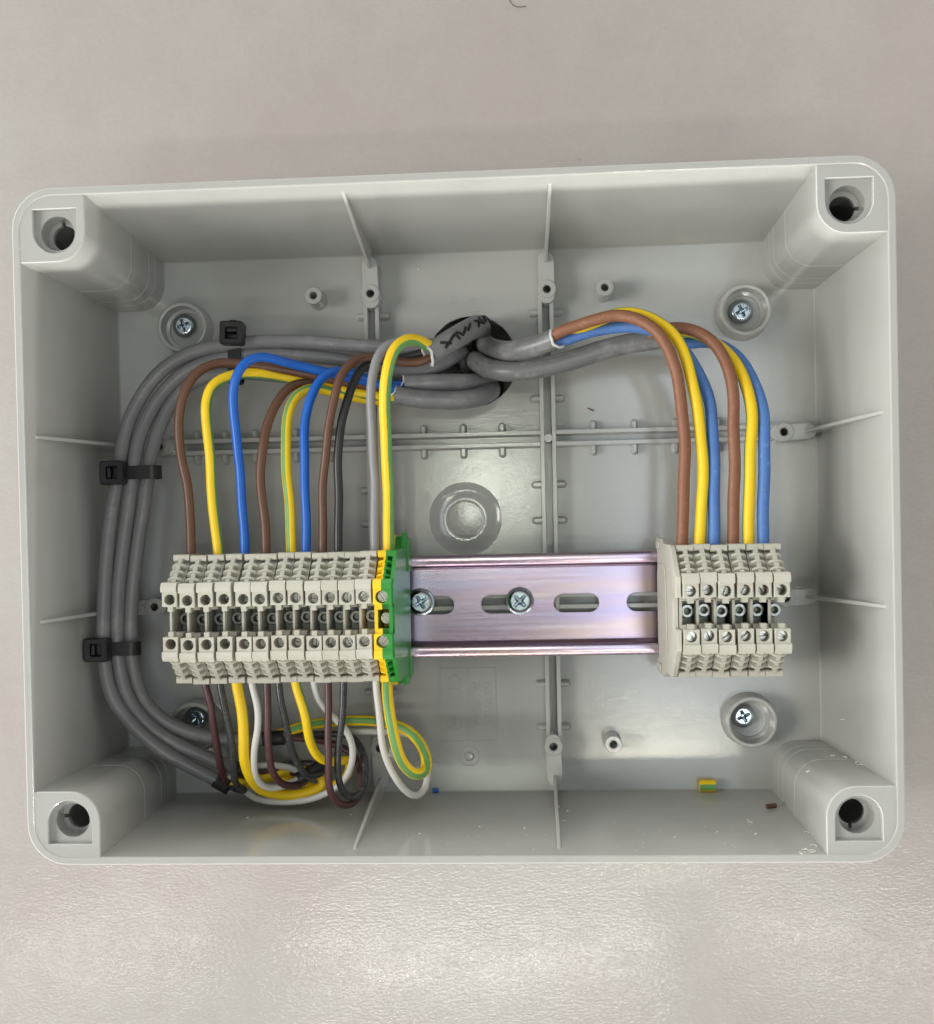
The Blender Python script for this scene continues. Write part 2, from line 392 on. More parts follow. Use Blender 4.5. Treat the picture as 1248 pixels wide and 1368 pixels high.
# corner posts
PA, PB, PR = 22.0, 21.8, 8.6
def post_outline(g):
    a, c, r = PA + g, PB + g, PR + g
    return [(1.3, c), ] + list(reversed(arc(12, 12, 10.7, 180, 270, 8))) [::-1] + [(a, 1.3)] + arc(a - r, c - r, r, 0, 90, 9)
def place(pts, sx, sz): return [(sx * (W / 2 - p[0]), sz * (H / 2 - p[1])) for p in pts]
notch = {(-1, 1): 95, (1, 1): 0, (-1, -1): 180, (1, -1): 265}
for (sx, sz), na in notch.items():
    b = MB()
    hc = (13.0, 12.9)
    dsh = [(6.3, 6.2), (19.5, 6.2), (19.5, 12.6)] + arc(12.9, 12.6, 6.6, 0, 180, 14)[1:]
    b.prism(place(post_outline(0), sx, sz), .22, 2.3, [place(dsh, sx, sz)], ch=.28, hch=.2)
    b.prism(place(post_outline(0), sx, sz), 2.3, 7.4, [place(circle(*hc, 5.1), sx, sz)], hch=.0)
    c = place([hc], sx, sz)[0]; a0 = na
    key_ = arc(c[0], c[1], 3.7, a0 + 9, a0 + 351, 26)
    w = Vector((math.cos(math.radians(a0)), math.sin(math.radians(a0)))); q = Vector((-w.y, w.x))
    tip = [tuple(Vector(c) + w * 5.0 - q * .5), tuple(Vector(c) + w * 5.0 + q * .5)]
    b.prism(place(post_outline(0), sx, sz), 7.4, 8.8, [key_ + tip])
    b.prism(place(post_outline(0), sx, sz), 8.8, 37, [place(circle(*hc, 5.4), sx, sz)])
    b.prism(place(post_outline(.10), sx, sz), 37, 53, [place(circle(*hc, 5.4), sx, sz)], ch=.07, hch=0.)
    b.prism(place(post_outline(.19), sx, sz), 53, 59, [place(circle(*hc, 5.4), sx, sz)], ch=.07, hch=0.)
    b.prism(place(post_outline(.27), sx, sz), 59, D + .2, ch=.07)
    b.build('corner_post', 'box', box, angle=30)

# ribs: double walls with a groove between
RT = 63.0                      # the ribs' top
def rib(p0, p1):
    d = (p1 - p0); L = math.hypot(d.x, d.z); u = Vector((d.x / L, 0, d.z / L)); w = Vector((-u.z, 0, u.x))
    o = thing('rib_', (0, 0, 0), None, None) if False else None
    first = None
    for s in (-1, 1):
        b = MB(); c0, c1 = p0 + w * s * 2.0, p1 + w * s * 2.0
        poly = [(c0 + w * .72), (c1 + w * .72), (c1 - w * .72), (c0 - w * .72)]
        b.prism([(q.x, q.z) for q in poly], RT, D + .2, ch=.16, scale1=.25)
        r = b.build('rib', 'box', box)
        first = first or r
    return first
Vx = [at(500, 600, RT).x, at(733, 600, RT).x]
Hz = [at(733, 585, RT).z, at(733, 803, RT).z]
ztop, zbot = at(733, 395, RT).z, at(740, 985, RT).z
xl, xr = at(228, 597, RT).x, at(1040, 580, RT).x
zj = sorted([ztop, zbot] + Hz, reverse=True)
ribs = []
for x in Vx:
    ribs.append(rib(Vector((x, RT, ztop)), Vector((x, RT, zbot))))
xs = [xl] + Vx + [xr]
for z in Hz:
    for a, c in ((xs[0], xs[1] - 2.75), (xs[1] + 2.75, xs[2] - 2.75), (xs[2] + 2.75, xs[3])):
        ribs.append(rib(Vector((a, RT, z)), Vector((c, RT, z))))
for x in Vx:
    for z in Hz:
        b = MB(); b.prism(circle(x, z, 1.5, 14), RT - .12, D, ch=.15); b.build('rib_joint', 'box', box)
for x in Vx:                   # groove floors of the four crossings, then the small buttresses
    pass
def nub(x, z, horizontal, parent=box):
    b = MB(); w = 2.9
    for s in (-1, 1):
        c = (x, z + s * 4.0) if horizontal else (x + s * 4.0, z)
        e = (x, z + s * 2.6) if horizontal else (x + s * 2.6, z)
        p = stadium(e[0], e[1], c[0] + (0 if horizontal else s * .9), c[1] + (s * .9 if horizontal else 0), .85, 5)
        q0 = len(b.v); b.prism(p, RT + 2.6, D + .2, ch=.35, scale1=.5)
    b.build('buttress', 'box', parent)
for px in (566, 619, 671, 793, 848, 903, 959): nub(at(px, 585, 66).x, Hz[0], True)
for px in (262, 300, 340, 395, 440): nub(at(px, 592, 66).x, Hz[0], True)
for py in (417, 532, 647, 695, 914, 972): nub(Vx[1], at(733, py, 66).z, False)
for py in (422, 655, 700, 925): nub(Vx[0], at(500, py, 66).z, False)

# raised end bars of the ribs (with a screw hole) and the thin gussets that run up the side walls
BT = 60.5
def bar(hp, e0, e1, gw):       # hole pixel, bar end towards the rib, bar end towards the wall, gusset start pixel at the wall
    h = at(*hp, BT); a = at(*e0, BT); c = at(*e1, BT)
    b = MB(); out = stadium(a.x, a.z, c.x, c.z, 2.75, 8)
    b.prism(out, BT, D + .2, [circle(h.x, h.z, 1.35, 16)], ch=.2, hch=.0)
    o = b.build('screw_bar', 'box', box)
    b = MB().prism(circle(h.x, h.z, 3.15, 22), BT - .35, D, [circle(h.x, h.z, 1.35, 16)], ch=.2, hch=.35); b.build('screw_boss', 'box', o)
    vertical = abs(a.z - c.z) > abs(a.x - c.x)
    t = .55
    if vertical:
        s = 1 if c.z > 0 else -1; zw0 = s * (H / 2 - 2.45); zw1 = s * (H / 2 - 5.1)
        x = c.x; x0 = at(*gw, 7).x
        zt = c.z + s * 1.0
        b = MB()
        vs = [(x0, 6.5, zw0 - s * .1), (x0, 7.6, zw0 - s * .9), (x, BT - .3, c.z - s * 1.2), (x, D, c.z - s * 1.2), (x, D, zw1 + s * 1.2), (x0, 6.5, zw0 + s * 1.2)]
        b.add([(q[0] - t, q[1], q[2]) for q in vs] + [(q[0] + t, q[1], q[2]) for q in vs], [(0,1,2,3,4,5), (11,10,9,8,7,6)] + [(i, (i + 1) % 6, (i + 1) % 6 + 6, i + 6) for i in range(6)])
    else:
        s = 1 if c.x > 0 else -1; xw0 = s * (W / 2 - 2.45); xw1 = s * (W / 2 - 5.1)
        z = c.z; z0 = at(*gw, 7).z
        b = MB()
        vs = [(xw0 - s * .1, 6.5, z0), (xw0 - s * .9, 7.6, z0), (c.x - s * 1.2, BT - .3, z), (c.x - s * 1.2, D, z), (xw1 + s * 1.2, D, z), (xw0 + s * 1.2, 6.5, z0)]
        b.add([(q[0], q[1], q[2] - t) for q in vs] + [(q[0], q[1], q[2] + t) for q in vs], [(0,1,2,3,4,5), (11,10,9,8,7,6)] + [(i, (i + 1) % 6, (i + 1) % 6 + 6, i + 6) for i in range(6)])
    b.build('gusset', 'box', box, bevel=.2)
bar((495, 392), (496, 401), (493.5, 354), (459, 262))
bar((731, 386), (731, 394), (729.5, 346), (735, 250))
bar((507, 1000), (506.5, 994), (509, 1043), (474, 1136))
bar((740, 998), (739.5, 992), (741.5, 1040), (747, 1128))
bar((1048, 577), (1040, 578), (1080, 575.5), (1180, 551))
bar((1050, 799), (1043, 800), (1081, 797), (1186, 810))
bar((212, 597), (222, 597), (178, 597), (48, 584))
bar((206, 811), (212, 811), (174, 813), (52, 831))

# stand-offs, mounting rings, ejector marks
def standoff(px, py):
    p = at(px, py, 59.3); b = MB()
    b.prism(circle(p.x, p.z, 2.95, 24), 59.3, D + .2, [circle(p.x, p.z, 1.3, 14)], ch=.18, hch=.3, scale1=.35); b.build('standoff', 'box', box)
for q in ((418.5, 394.5), (808.5, 383.5), (820, 995)): standoff(*q)
screws = []
for rx_, rz_, sxp, szp in ((242.6, 436.7, 245, 434.5), (996.5, 413.5, 991, 415.5), (1005, 965, 993.6, 957), (258, 972, 261, 960)):
    p = at(rx_, rz_, 61.2); b = MB()
    b.lathe(p.x, p.z, [(9.4, D + .2), (8.75, 61.5), (8.6, 61.25), (8.3, 61.1), (7.7, 61.1), (7.4, 61.3), (7.2, 66.3), (6.0, 66.6), (5.9, 67.6), (4.6, 67.7), (0, 67.7)], 44)
    b.build('mounting_ring', 'box', box)
    screws.append((sxp, szp, 66.2))
for px, py, r in ((627, 1010, 3.6), ):
    p = at(px, py, D); b = MB().lathe(p.x, p.z, [(r, D + .02), (r - .15, D - .14), (1.7, D - .16), (1.55, D - .5), (1.2, D - .95), (0, D - 1.1)], 26); b.build('ejector_mark', 'box', panel)

# moulded lettering on the back panel
def emboss(text, px, py, size, rot=0., h=.2, name='moulded_lettering', mat='box', parent=None):
    c = bpy.data.curves.new(name, 'FONT'); c.body = text; c.size = size * S; c.extrude = h * S; c.align_x = 'CENTER'; c.align_y = 'CENTER'; c.resolution_u = 3; c.bevel_depth = .00003
    o = bpy.data.objects.new(name, c); col.objects.link(o); dg = bpy.context.evaluated_depsgraph_get()
    me = bpy.data.meshes.new_from_object(o.evaluated_get(dg)); bpy.data.objects.remove(o)
    p = at(px, py, D)
    me.transform(Matrix.Translation((p - ORG[panel.name]) * S) @ Matrix.Rotation(math.radians(rot), 4, 'Y') @ Matrix.Rotation(math.radians(90), 4, 'X'))
    me.materials.clear(); me.materials.append(M[mat]); return link(name, me, panel, ORG[panel.name])
ORG.setdefault(panel.name, Vector((0, BACK, -H / 2)))
emboss('GEWISS', 651, 940, 4.4, 90)
emboss('VIA A.VOLTA, 1', 639, 941, 2.2, 90)
emboss('CENATE SOTTO', 632, 942, 2.2, 90)
emboss('CE', 606, 916, 6.4, 90)
emboss('IMQ', 606.5, 966, 1.9, 90)
emboss('56', 605, 400, 3.2, 90, .1)
emboss('56', 630, 401, 3.2, 90, .1)
emboss('2', 599, 1002, 3.4, 90, .1)
p = at(606.5, 966, D); b = MB().lathe(p.x, p.z, [(2.75, D + .01), (2.7, D - .1), (2.5, D - .1), (2.45, D + .01)], 28); b.build('moulded_circle', 'box', panel)
def line(a, c, w=.28):
    a, c = at(*a, D), at(*c, D); d = (c - a).normalized(); q = Vector((-d.z, 0, d.x)) * w / 2
    MB().prism([((a + q).x, (a + q).z), ((c + q).x, (c + q).z), ((c - q).x, (c - q).z), ((a - q).x, (a - q).z)], D - .24, D + .05).build('moulded_line', 'box', panel)
line((588, 893.5), (661, 892.5)); line((588, 990), (664, 989)); line((625.5, 893), (626, 989)); line((588, 878), (588, 990)); line((661, 880), (664, 989))

# ------------------------------------------------------------------ rail
RC = Vector((0, 62, -28.5)); rx0, rx1 = at(240, 800, 58).x, at(1037, 800, 58).x
slots = []
k0 = at(770, 804, 62).x
for k in range(-9, 6):
    cx = k0 + 25.0 * k
    if rx0 + 9 < cx < rx1 - 9: slots.append(stadium(cx - 4.6, RC.z, cx + 4.6, RC.z, 3.15, 8))
b = MB()
b.prism([(rx0, RC.z - 12.6), (rx1, RC.z - 12.6), (rx1, RC.z + 12.6), (rx0, RC.z + 12.6)], 62, 63, slots, hch=.12)
for s in (-1, 1):              # bent webs and lips
    pr = [(63.0, 12.6), (62.0, 12.4), (61.2, 12.75), (57.2, 12.9), (56.4, 13.1), (55.7, 13.7), (55.5, 14.4), (55.5, 16.9), (55.7, 17.4), (56.1, 17.5), (56.5, 17.4), (56.5, 14.5), (57.0, 13.9), (58.0, 13.8), (61.6, 13.7), (62.5, 13.4)]
    b.prism([(y, RC.z + s * u) for y, u in pr], rx0, rx1, axis='x')
solo(b, 'mounting_rail', 'rail', 'iridescent zinc mounting rail with oblong slots carrying the terminal blocks', 'rail', org=(rx0, 62, RC.z), angle=25)

# ------------------------------------------------------------------ screws
def screw_mesh(r, dome, flange=0., cross=.62):
    b = MB(); rc = r * .62
    prof = [(r * .5, .3), (r * .98, .2)] + ([(r, -.1), (r * .97, -.6), (r * .84, -.75), (r * .80, -.95)] if flange else [(r, -.1), (r * .97, -.5)])
    r1 = r * (.80 if flange else .97); y1 = prof[-1][1]
    for i in range(1, 5):
        a = i / 5 * 1.2; prof.append((r1 - (r1 - rc) * (i / 4), y1 - dome * math.sin(i / 4 * 1.35)))
    b.lathe(0, 0, prof, 32); yt = prof[-1][1]
    cr = []; L, w = rc * .86, rc * .24
    for k in range(4):
        a = math.radians(90 * k); c, s = math.cos(a), math.sin(a)
        for x, z in ((w, -w), (L, -w * .72), (L, w * .72)): cr.append((x * c - z * s, x * s + z * c))
    b.prism(circle(0, 0, rc, 32), yt, yt + .4, [cr], hch=.08)
    o = len(b.v); n = len(cr)
    b.add([(x, yt + .05, z) for x, z in cr] + [(x * .22, yt + 2.0, z * .22) for x, z in cr], [(i, (i + 1) % n, (i + 1) % n + n, i + n) for i in range(n)] + [tuple(range(n, 2 * n))])
    return b
def screw_thing(px, py, y, r, dome, flange, rot, label, group):
    b = screw_mesh(r, dome, flange); p = at(px, py, y - 1.2); p = Vector((p.x, y, p.z))
    for q in b.v:
        a = math.radians(rot); q.x, q.z = q.x * math.cos(a) - q.z * math.sin(a), q.x * math.sin(a) + q.z * math.cos(a)
    # a shank so that it really holds the part below
    b.lathe(0, 0, [(1.7, .2), (1.7, 4.5), (0, 4.6)], 14)
    for q in b.v: q += p
    solo(b, 'screw', 'screw', label, 'screw', group, org=p, angle=30)
for (px, py, y), rot, lab in zip(screws, (20, 25, 24, 40), ('zinc cross-head screw in the round boss beside the upright cable tie', 'zinc cross-head screw in the round boss near the arching blue wire', 'zinc cross-head screw off-centre in the round boss under the six terminal blocks', 'zinc cross-head screw in the round boss half hidden by looping grey cables')):
    screw_thing(px, py, y, 4.15, .9, 0, rot, lab, 'enclosure mounting screws')
screw_thing(562, 804.5, 61.9, 4.85, .75, 1, 30, 'flanged rail screw touching the green and yellow earth terminal', 'rail screws')
screw_thing(694.5, 803, 61.9, 4.85, .75, 1, 45, 'flanged rail screw standing free in the middle of the rail', 'rail screws')

# ------------------------------------------------------------------ terminal blocks
FR = 8.0                       # depth of the blocks' front
BZ = -29.2
def fins(b, s, x0, x1, cx):
    """spine and three rounded fins on the slope between ledge and head, on the s = +1 upper or -1 lower side"""
    A, B = Vector((11.4, 5.0)), Vector((18.6, 13.0))         # (u, y) along the slope
    d = (B - A).normalized(); nrm = Vector((d.y, -d.x))      # nrm points up/outwards and to the front
    def poly(off0, off1, xa, xb):
        q = [A + nrm * off0, B + nrm * off0, B + nrm * off1, A + nrm * off1]
        b.prism([(p.y, s * p.x) for p in q], xa, xb, axis='x')
    poly(-1.35, -4.6, x0 + .05, x1 - .05)
    if x0 < cx - .5 or x1 > cx + .5: poly(.55, -1.8, max(x0, cx - .62), min(x1, cx + .62))
    for f in (.16, .44, .72):
        c = A.lerp(B, f); prof = []
        hw = (x1 - x0) / 2 if abs((x0 + x1) / 2 - cx) < .3 else 2.5
        for i in range(9):
            a = math.pi * i / 8; prof.append((cx - 2.3 * math.cos(a), -.35 + 1.25 * math.sin(a)))
        prof = [(x, h) for x, h in prof if x0 - .01 <= x <= x1 + .01]
        prof = [(prof[0][0], -2.0)] + prof + [(prof[-1][0], -2.0)]
        n = len(prof); vs = []
        for e in (-.40, .44):
            for x, h in prof:
                q = c + d * e + nrm * h; vs.append((x, q.y, s * q.x))
        b.add(vs, [tuple(range(n)), tuple(range(2 * n - 1, n - 1, -1))] + [(i, (i + 1) % n, (i + 1) % n + n, i + n) for i in range(n)])
def head(b, s, x0, x1, hole):
    zr = sorted((s * 4.6, s * 9.2)); zc = sorted((s * 9.2, s * 12.0))
    out = [(x0, zr[0]), (x1, zr[0]), (x1, zr[1]), (x0, zr[1])]
    b.prism(out, 1.0, 13, [hole] if hole else [], ch=.12, hch=.12)
    cap = [(0.25, s * 9.0), (0, s * 9.25), (0, s * 10.6), (.9, s * 11.9), (6, s * 12.0), (6, s * 9.0)]
    b.prism(cap, x0 - .12, x1 + .08, axis='x')
SIL = [(13.2, 20.0), (15.2, 20.2), (26, 20.2), (28, 18.6), (47, 18.9), (49.5, 18.8), (49.5, 18.2), (47.3, 17.7), (47.3, -17.7), (49.5, -18.2), (50.5, -20), (47.5, -22.8), (33, -22.4), (30, -20.6), (15.2, -20.3), (13.2, -20.0), (13.2, -18.2), (15.5, -17.6), (9, -11), (9, -5), (9, 5), (9, 11), (15.5, 17.6), (13.2, 18.2)]
def block_housing():
    b = MB(); x0, x1 = -2.5, 2.5
    for s in (-1, 1):
        head(b, s, -2.35, 2.28, circle(0, s * 6.75, 1.62, 22))
        tz = sorted((s * 3.1, s * 4.7)); b.box(-.85, .75, 1.6, 4.5, tz[0], tz[1])
        uz = sorted((s * 3.6, s * 4.7)); b.box(-2.3, 2.2, 6.0, 12, uz[0], uz[1])
        fins(b, s, x0, x1, 0)
        lz = [(13.0, 18.3), (12.8, 18.6), (12.8, 19.9), (13.1, 20.2), (26, 20.3), (26, 15.0), (15.6, 15.0), (15.0, 17.9)]
        b.prism([(y, s * z) for y, z in lz], x0, x1, axis='x')
    b.box(-2.55, -1.85, 8.3, 25, -5, 5)                      # septum beside the test slot
    b.prism(SIL, -2.55, -1.6, axis='x')
    back = [(24, 15.2), (25.9, 15.2), (25.9, 20.1), (28, 18.5), (47, 18.8), (49.3, 18.7), (49.3, 18.2), (47.3, 17.7), (47.3, -17.7), (49.3, -18.2), (50.3, -20), (47.4, -22.7), (33, -22.3), (30, -20.5), (30, -15.2), (24, -15.2)]
    b.prism(back, -1.6, 2.45, axis='x')
    return b
def slot_screw(r=1.6):
    b = MB(); w = r * .21
    for s in (-1, 1):
        a0 = math.degrees(math.asin(w / r)); pts = arc(0, 0, r, a0, 180 - a0, 12); pts = [(x, s * z) for x, z in pts]
        b.prism(pts, 0, 1.4, ch=.12)
    b.prism(circle(0, 0, r, 20), 1.4, 6)
    return b
def sleeve():
    return MB().lathe(.6, 0, [(1.0, 8), (1.0, .3), (1.15, 0), (1.9, 0), (2.1, .3), (2.1, 8)], 22)
def mesh_of(b, name, mat, **kw):
    o = b.build(name, mat, None, **kw); me = o.data; bpy.data.objects.remove(o); return me
M['sleeve'] = basic('dull_sleeve_metal', (164, 164, 158), .3, 1., var=.1, scale=300, bump=0)
ME = dict(housing=mesh_of(block_housing(), 'housing', 'beige', angle=30), screw=mesh_of(slot_screw(), 'clamp_screw', 'nickel', angle=30),
          sleeve=mesh_of(sleeve(), 'test_sleeve', 'sleeve', angle=30), bar=mesh_of(MB().box(-1.5, 2.3, 17.5, 23.6, -4.6, 4.6), 'current_bar', 'darkmetal'),
          bigscrew=mesh_of(slot_screw(1.78), 'clamp_screw', 'nickel', angle=30))
def child(name, me, parent, loc=(0, 0, 0), ry=0.):
    o = bpy.data.objects.new(name, me); col.objects.link(o); o.parent = parent; o.location = Vector(loc) * S; o.rotation_euler = (0, math.radians(ry), 0); return o
def terminal(px_left, label, group, i, deep=(7.4, 7.4)):
    p = at(px_left, 828, FR + 1.0); x = p.x + 2.45
    t = thing('terminal_block', (x, FR + random.uniform(-.25, .25), BZ + random.uniform(-.25, .25)), label, 'terminal block', group)
    t.rotation_euler = (0, 0, math.radians(random.uniform(-.25, .25)))
    child('housing', ME['housing'], t)
    for s, dp in zip((1, -1), deep): child('clamp_screw', ME['screw'], t, (0, dp + random.uniform(-.6, .8), s * 6.75), random.uniform(0, 180))
    child('test_sleeve', ME['sleeve'], t, (0, 14.0, 0)); child('current_bar', ME['bar'], t)
    return t
ORD = ['first', 'second', 'third', 'fourth', 'fifth', 'sixth', 'seventh', 'eighth', 'ninth', 'tenth', 'eleventh', 'twelfth']
LEFT = [216.2, 240.2, 264.6, 288.8, 314.8, 337, 361.6, 384.8, 408.4, 430.6, 453.2, 475.6]
TOPW = ['brown', 'yellow and green', 'blue', 'brown', 'striped yellow and green', 'blue', 'brown', 'black', 'grey']
for i, px in enumerate(LEFT):
    k = 12 - i
    terminal(px, f'beige terminal block, {ORD[k - 1]} one counted from the green and yellow earth terminal', 'row of twelve beige terminal blocks', i, (8.5 - .4 * i, 8.5 - .35 * i))
RIGHT_PX = [913, 936.4, 960.2, 985.6, 1010.2, 1034.6]
RW = ['under the dusty brown wire next to the slotted rail', 'under the yellow wire between brown and blue, near the slotted rail', 'under the blue wire between a yellow and a brown wire', 'under the brown wire between two blue ones', 'under the yellow wire next to the outermost blue wire', 'under the outermost blue wire, open test slot facing the empty side']
for i, px in enumerate(RIGHT_PX):
    terminal(px, 'beige terminal block ' + RW[i], 'row of six beige terminal blocks', i, (6.4, 4.4))
# end plate that closes the row of six
ep = at(911.5, 828, FR + 1).x
t = thing('end_plate', (ep, FR, BZ), 'flat beige end plate closing the row of six blocks beside the slotted rail', 'end plate')
SILE = [(2.2, 11.0), (4.5, 12.2), (13.0, 19.6), (15.2, 20.3), (30, 20.6), (33, 22.2), (49, 22.4), (49, 17.8), (47.3, 17.7), (47.3, -17.7), (52, -18.2), (52, -22.8), (33, -22.6), (30, -20.6), (15.2, -20.3), (13, -19.6), (4.5, -12.2), (2.2, -11.0), (2.2, -4.8), (9, -4.6), (9, 4.6), (2.2, 4.8)]
b = MB().prism(SILE, -1.5, .0, axis='x'); o = b.build('plate', 'beige', None, angle=30, bevel=.15); o.parent = t
b = MB().prism([(26, 14), (44, 14), (46, 10), (46, -12), (42, -15), (26, -15), (24, -8), (24, 8)], -1.85, -1.5, axis='x'); o = b.build('raised_panel', 'beige', None, bevel=.2); o.parent = t
for u in (20.2, -20.4):
    b = MB().box(-2.0, -1.5, 40, 47, u - 1.2, u + 1.2); o = b.build('locking_tab', 'beige', None, bevel=.2); o.parent = t

# green and yellow earth terminal
ex = at(499.2, 828, FR + 1).x
t = thing('earth_terminal', (ex, FR, BZ), 'green and yellow earth terminal with three bright slotted screws', 'terminal block')
xa, xm, xb = 0., 2.55, 5.6
ESIL = [(12.8, 20.0), (15.2, 20.5), (34, 21.0), (36, 26.0), (42, 26.2), (43.5, 24.6), (47.6, 24.4), (49.5, 21.4), (49.5, 18.2), (47.3, 17.7), (47.3, -17.7), (49.5, -18.2), (50.5, -20), (48, -23.6), (40, -24.6), (33, -24.0), (31, -20.8), (15.2, -20.5), (12.8, -20.0), (10.5, -17.6), (3.2, -11), (2.0, -9.8), (2.0, -4.6), (4.2, -4.2), (4.2, 4.2), (2.0, 4.6), (2.0, 9.8), (3.2, 11), (10.5, 17.6)]
def half_hole(xx0, xx1, s, left):
    cx, r = xm + .35, 1.85; zc = s * 6.6; pts = arc(cx, zc, r, 90, 270, 12) if left else arc(cx, zc, r, -90, 90, 12)
    return pts
for nm, mt, x0, x1, left in (('yellow_half', 'yellow', xa, xm, True), ('green_half', 'green', xm, xb, False)):
    b = MB()
    for s in (-1, 1):
        z0, z1 = sorted((s * 4.4, s * 9.4)); c = (xm, s * 6.7); r = 1.9
        if left: out = [(x0, z0), (x1, z0)] + [(c[0] + .0 - q[0], c[1] + q[1]) for q in [(r * math.cos(math.radians(a)), r * math.sin(math.radians(a))) for a in range(-90, 91, 15)]] + [(x1, z1), (x0, z1)]
        else: out = [(x1, z1), (x0, z1)] + [(c[0] + r * math.cos(math.radians(a)), c[1] + r * math.sin(math.radians(a))) for a in range(90, -91, -15)] + [(x0, z0), (x1, z0)]
        b.prism(out, .6, 13, ch=.1)
        cap = [(0.15, s * 9.3), (0, s * 9.5), (0, s * 10.7), (.9, s * 12.0), (6, s * 12.1), (6, s * 9.3)]
        b.prism(cap, x0, x1, axis='x')
        tz = sorted((s * 2.9, s * 4.5))
        if left: b.box(x1 - 1.3, x1 - .02, 1.6, 6, *tz)
        else: b.box(x0 + .02, x1, 3.0, 12, *tz)
        fins(b, s, x0, x1, xm)
        lz = [(13.0, 18.3), (12.7, 18.6), (12.7, 20.0), (13.1, 20.4), (30, 20.8), (30, 15.0), (15.6, 15.0), (15.0, 17.9)]
        b.prism([(y, s * z) for y, z in lz], x0, x1, axis='x')
    if left:
        b.box(x0, x0 + 1.0, 3.0, 25, -5, 5)
        b.prism([(16, 19), (16, -19), (31, -20.6), (36, -24.3), (47, -22), (47, 25), (38, 25.4), (34, 20.8), (18, 20.4)], x0, x1, axis='x')
    else:
        b.box(x1 - 1.1, x1, 2.2, 25, -5, 5)
        b.prism([(16, 19), (16, -19), (31, -20.6), (36, -23.8), (47, -22), (47, 24.4), (38, 24.8), (34, 20.8), (18, 20.4)], x0, x1 - .8, axis='x')
        b.prism(ESIL, x1 - .8, x1 + .35, axis='x')
        b.box(x1 + .3, x1 + .9, 40, 49.5, 13, 24); b.box(x1 + .3, x1 + .9, 40, 49.5, -22.5, -13)
    o = b.build(nm, mt, None, angle=30); o.parent = t
for z, y in ((6.7, 3.2), (-6.7, 3.2), (0, 6.0)): child('clamp_screw', ME['bigscrew'], t, (xm + .15 + (.55 if z == 0 else 0), y, z), random.choice((50, 55, -48)))

# ------------------------------------------------------------------ cables
def insul(nm, mat, t, pts, r, label=None, spin=0., twist=0., seg=16):
    if nm == 'core_wire':      # hand-bent wire: slight kinks
        ph = [random.uniform(0, 6.28) for _ in range(4)]; n_ = len(pts); am = random.uniform(.12, .26)
        pts = [p + Vector((math.sin(i * .21 + ph[0]) + .6 * math.sin(i * .47 + ph[1]), 0, .5 * math.sin(i * .33 + ph[2]))) * am * min(1, i / 6, (n_ - 1 - i) / 22) for i, p in enumerate(pts)]
    o = MB().tube(pts, r, seg, spin=spin, twist=twist).build(nm, mat, t, angle=50)
    if label: o['label'] = label
    return o
def cable(label, base, group='grey multi-core cables'):
    return thing('cable', base, label, 'cable', group)
def cut_ring(parent, pts, r):
    e = pts[0]; d = (pts[1] - pts[0]).normalized(); ref = Vector((0, 0, 1)) if abs(d.z) < .8 else Vector((1, 0, 0))
    u = d.cross(ref).normalized(); w = d.cross(u); ring = []
    for k in range(33):
        a = 6.2832 * k / 32; j = max(0, math.sin(a + .6)) ** 2
        ring.append(e + u * math.cos(a) * (r - .25) + w * math.sin(a) * (r - .25) - d * (.15 + 1.5 * j + .12 * math.sin(a * 7)))
    MB().tube(ring, .45 if r > 3.2 else .24, 8).build('cut_edge', 'cut', parent)
E3 = ENTRY
def into(dx, dz, y): return (E3 + Vector((dx, y - E3.y, dz)))
def sheath(t, pix, tail, r, mat='grey', ring=True, name='sheath'):
    pts = spline([at(*q) for q in pix] + list(tail)); o = insul(name, mat, t, pts, r, seg=20)
    if ring: cut_ring(o, pts, r)
    return o, pts

# right: two three-core cables
t = cable('thick grey cable whose stripped brown, yellow and blue cores arch beside the slotted rail', at(740, 452, 40))
sheath(t, [(741, 453, 38), (716, 462, 41), (686, 469, 46), (662, 467, 54), (648, 460, 66)], [into(5, 6, 80), into(5, 6, 120)], 3.35, 'darkgrey')
insul('core_wire', 'rbrown', t, path((733, 455, 39), (743, 446, 36.5), (770, 435, 34), (804, 425, 31), (821.5, 421.5, 30), (846.7, 425, 28), (871.8, 438, 26), (889.7, 459, 25), (902, 488, 25), (909.5, 531, 26), (914, 585, 27), (914, 640, 27.5), (911.5, 735, 28), (911, 775, 28)), 1.88, 'dusty brown core')
insul('core_wire', 'yg', t, path((733, 452, 41), (757, 447, 40), (790, 433, 37), (828, 418, 34), (853, 419.5, 31.5), (879, 430.5, 29.5), (900.5, 448, 28), (916.7, 477, 27.5), (927.4, 520, 27.5), (935.5, 578, 28), (939.5, 640, 28), (934.5, 735, 28), (934, 775, 28)), 1.85, 'yellow core with a thin green stripe', spin=.33)
insul('core_wire', 'rblue', t, path((733, 458, 40), (753, 455.5, 39.5), (787, 444, 39), (821, 437, 38), (850, 437, 36), (884, 446, 34.5), (910, 464, 33), (929, 488, 31.5), (943.6, 524, 30.5), (950.8, 567, 29.5), (955, 640, 28.5), (953.5, 735, 28), (953, 775, 28)), 1.88, 'dusty blue core')
t = cable('thick grey cable curving lowest out of the hole towards the outer three blocks', at(880, 455, 40))
sheath(t, [(882, 452, 42), (872, 454, 42.5), (836, 460, 44), (800, 469, 45), (770, 479, 45.5), (723, 491.5, 46), (683, 496.5, 47), (652, 492, 52), (634, 482, 62)], [into(-2, 0, 82), into(-2, 0, 122)], 3.35, 'darkgrey')
insul('core_wire', 'rbrown', t, path((868, 450, 41), (884, 441, 39), (903, 437.5, 37), (922, 440, 34.5), (943.6, 450.5, 32), (961.5, 468, 30), (974, 491.5, 28.5), (979.5, 520, 28), (979.8, 567, 28), (981, 640, 28), (979.5, 735, 28), (979.5, 775, 28)), 1.88, 'dusty brown core')
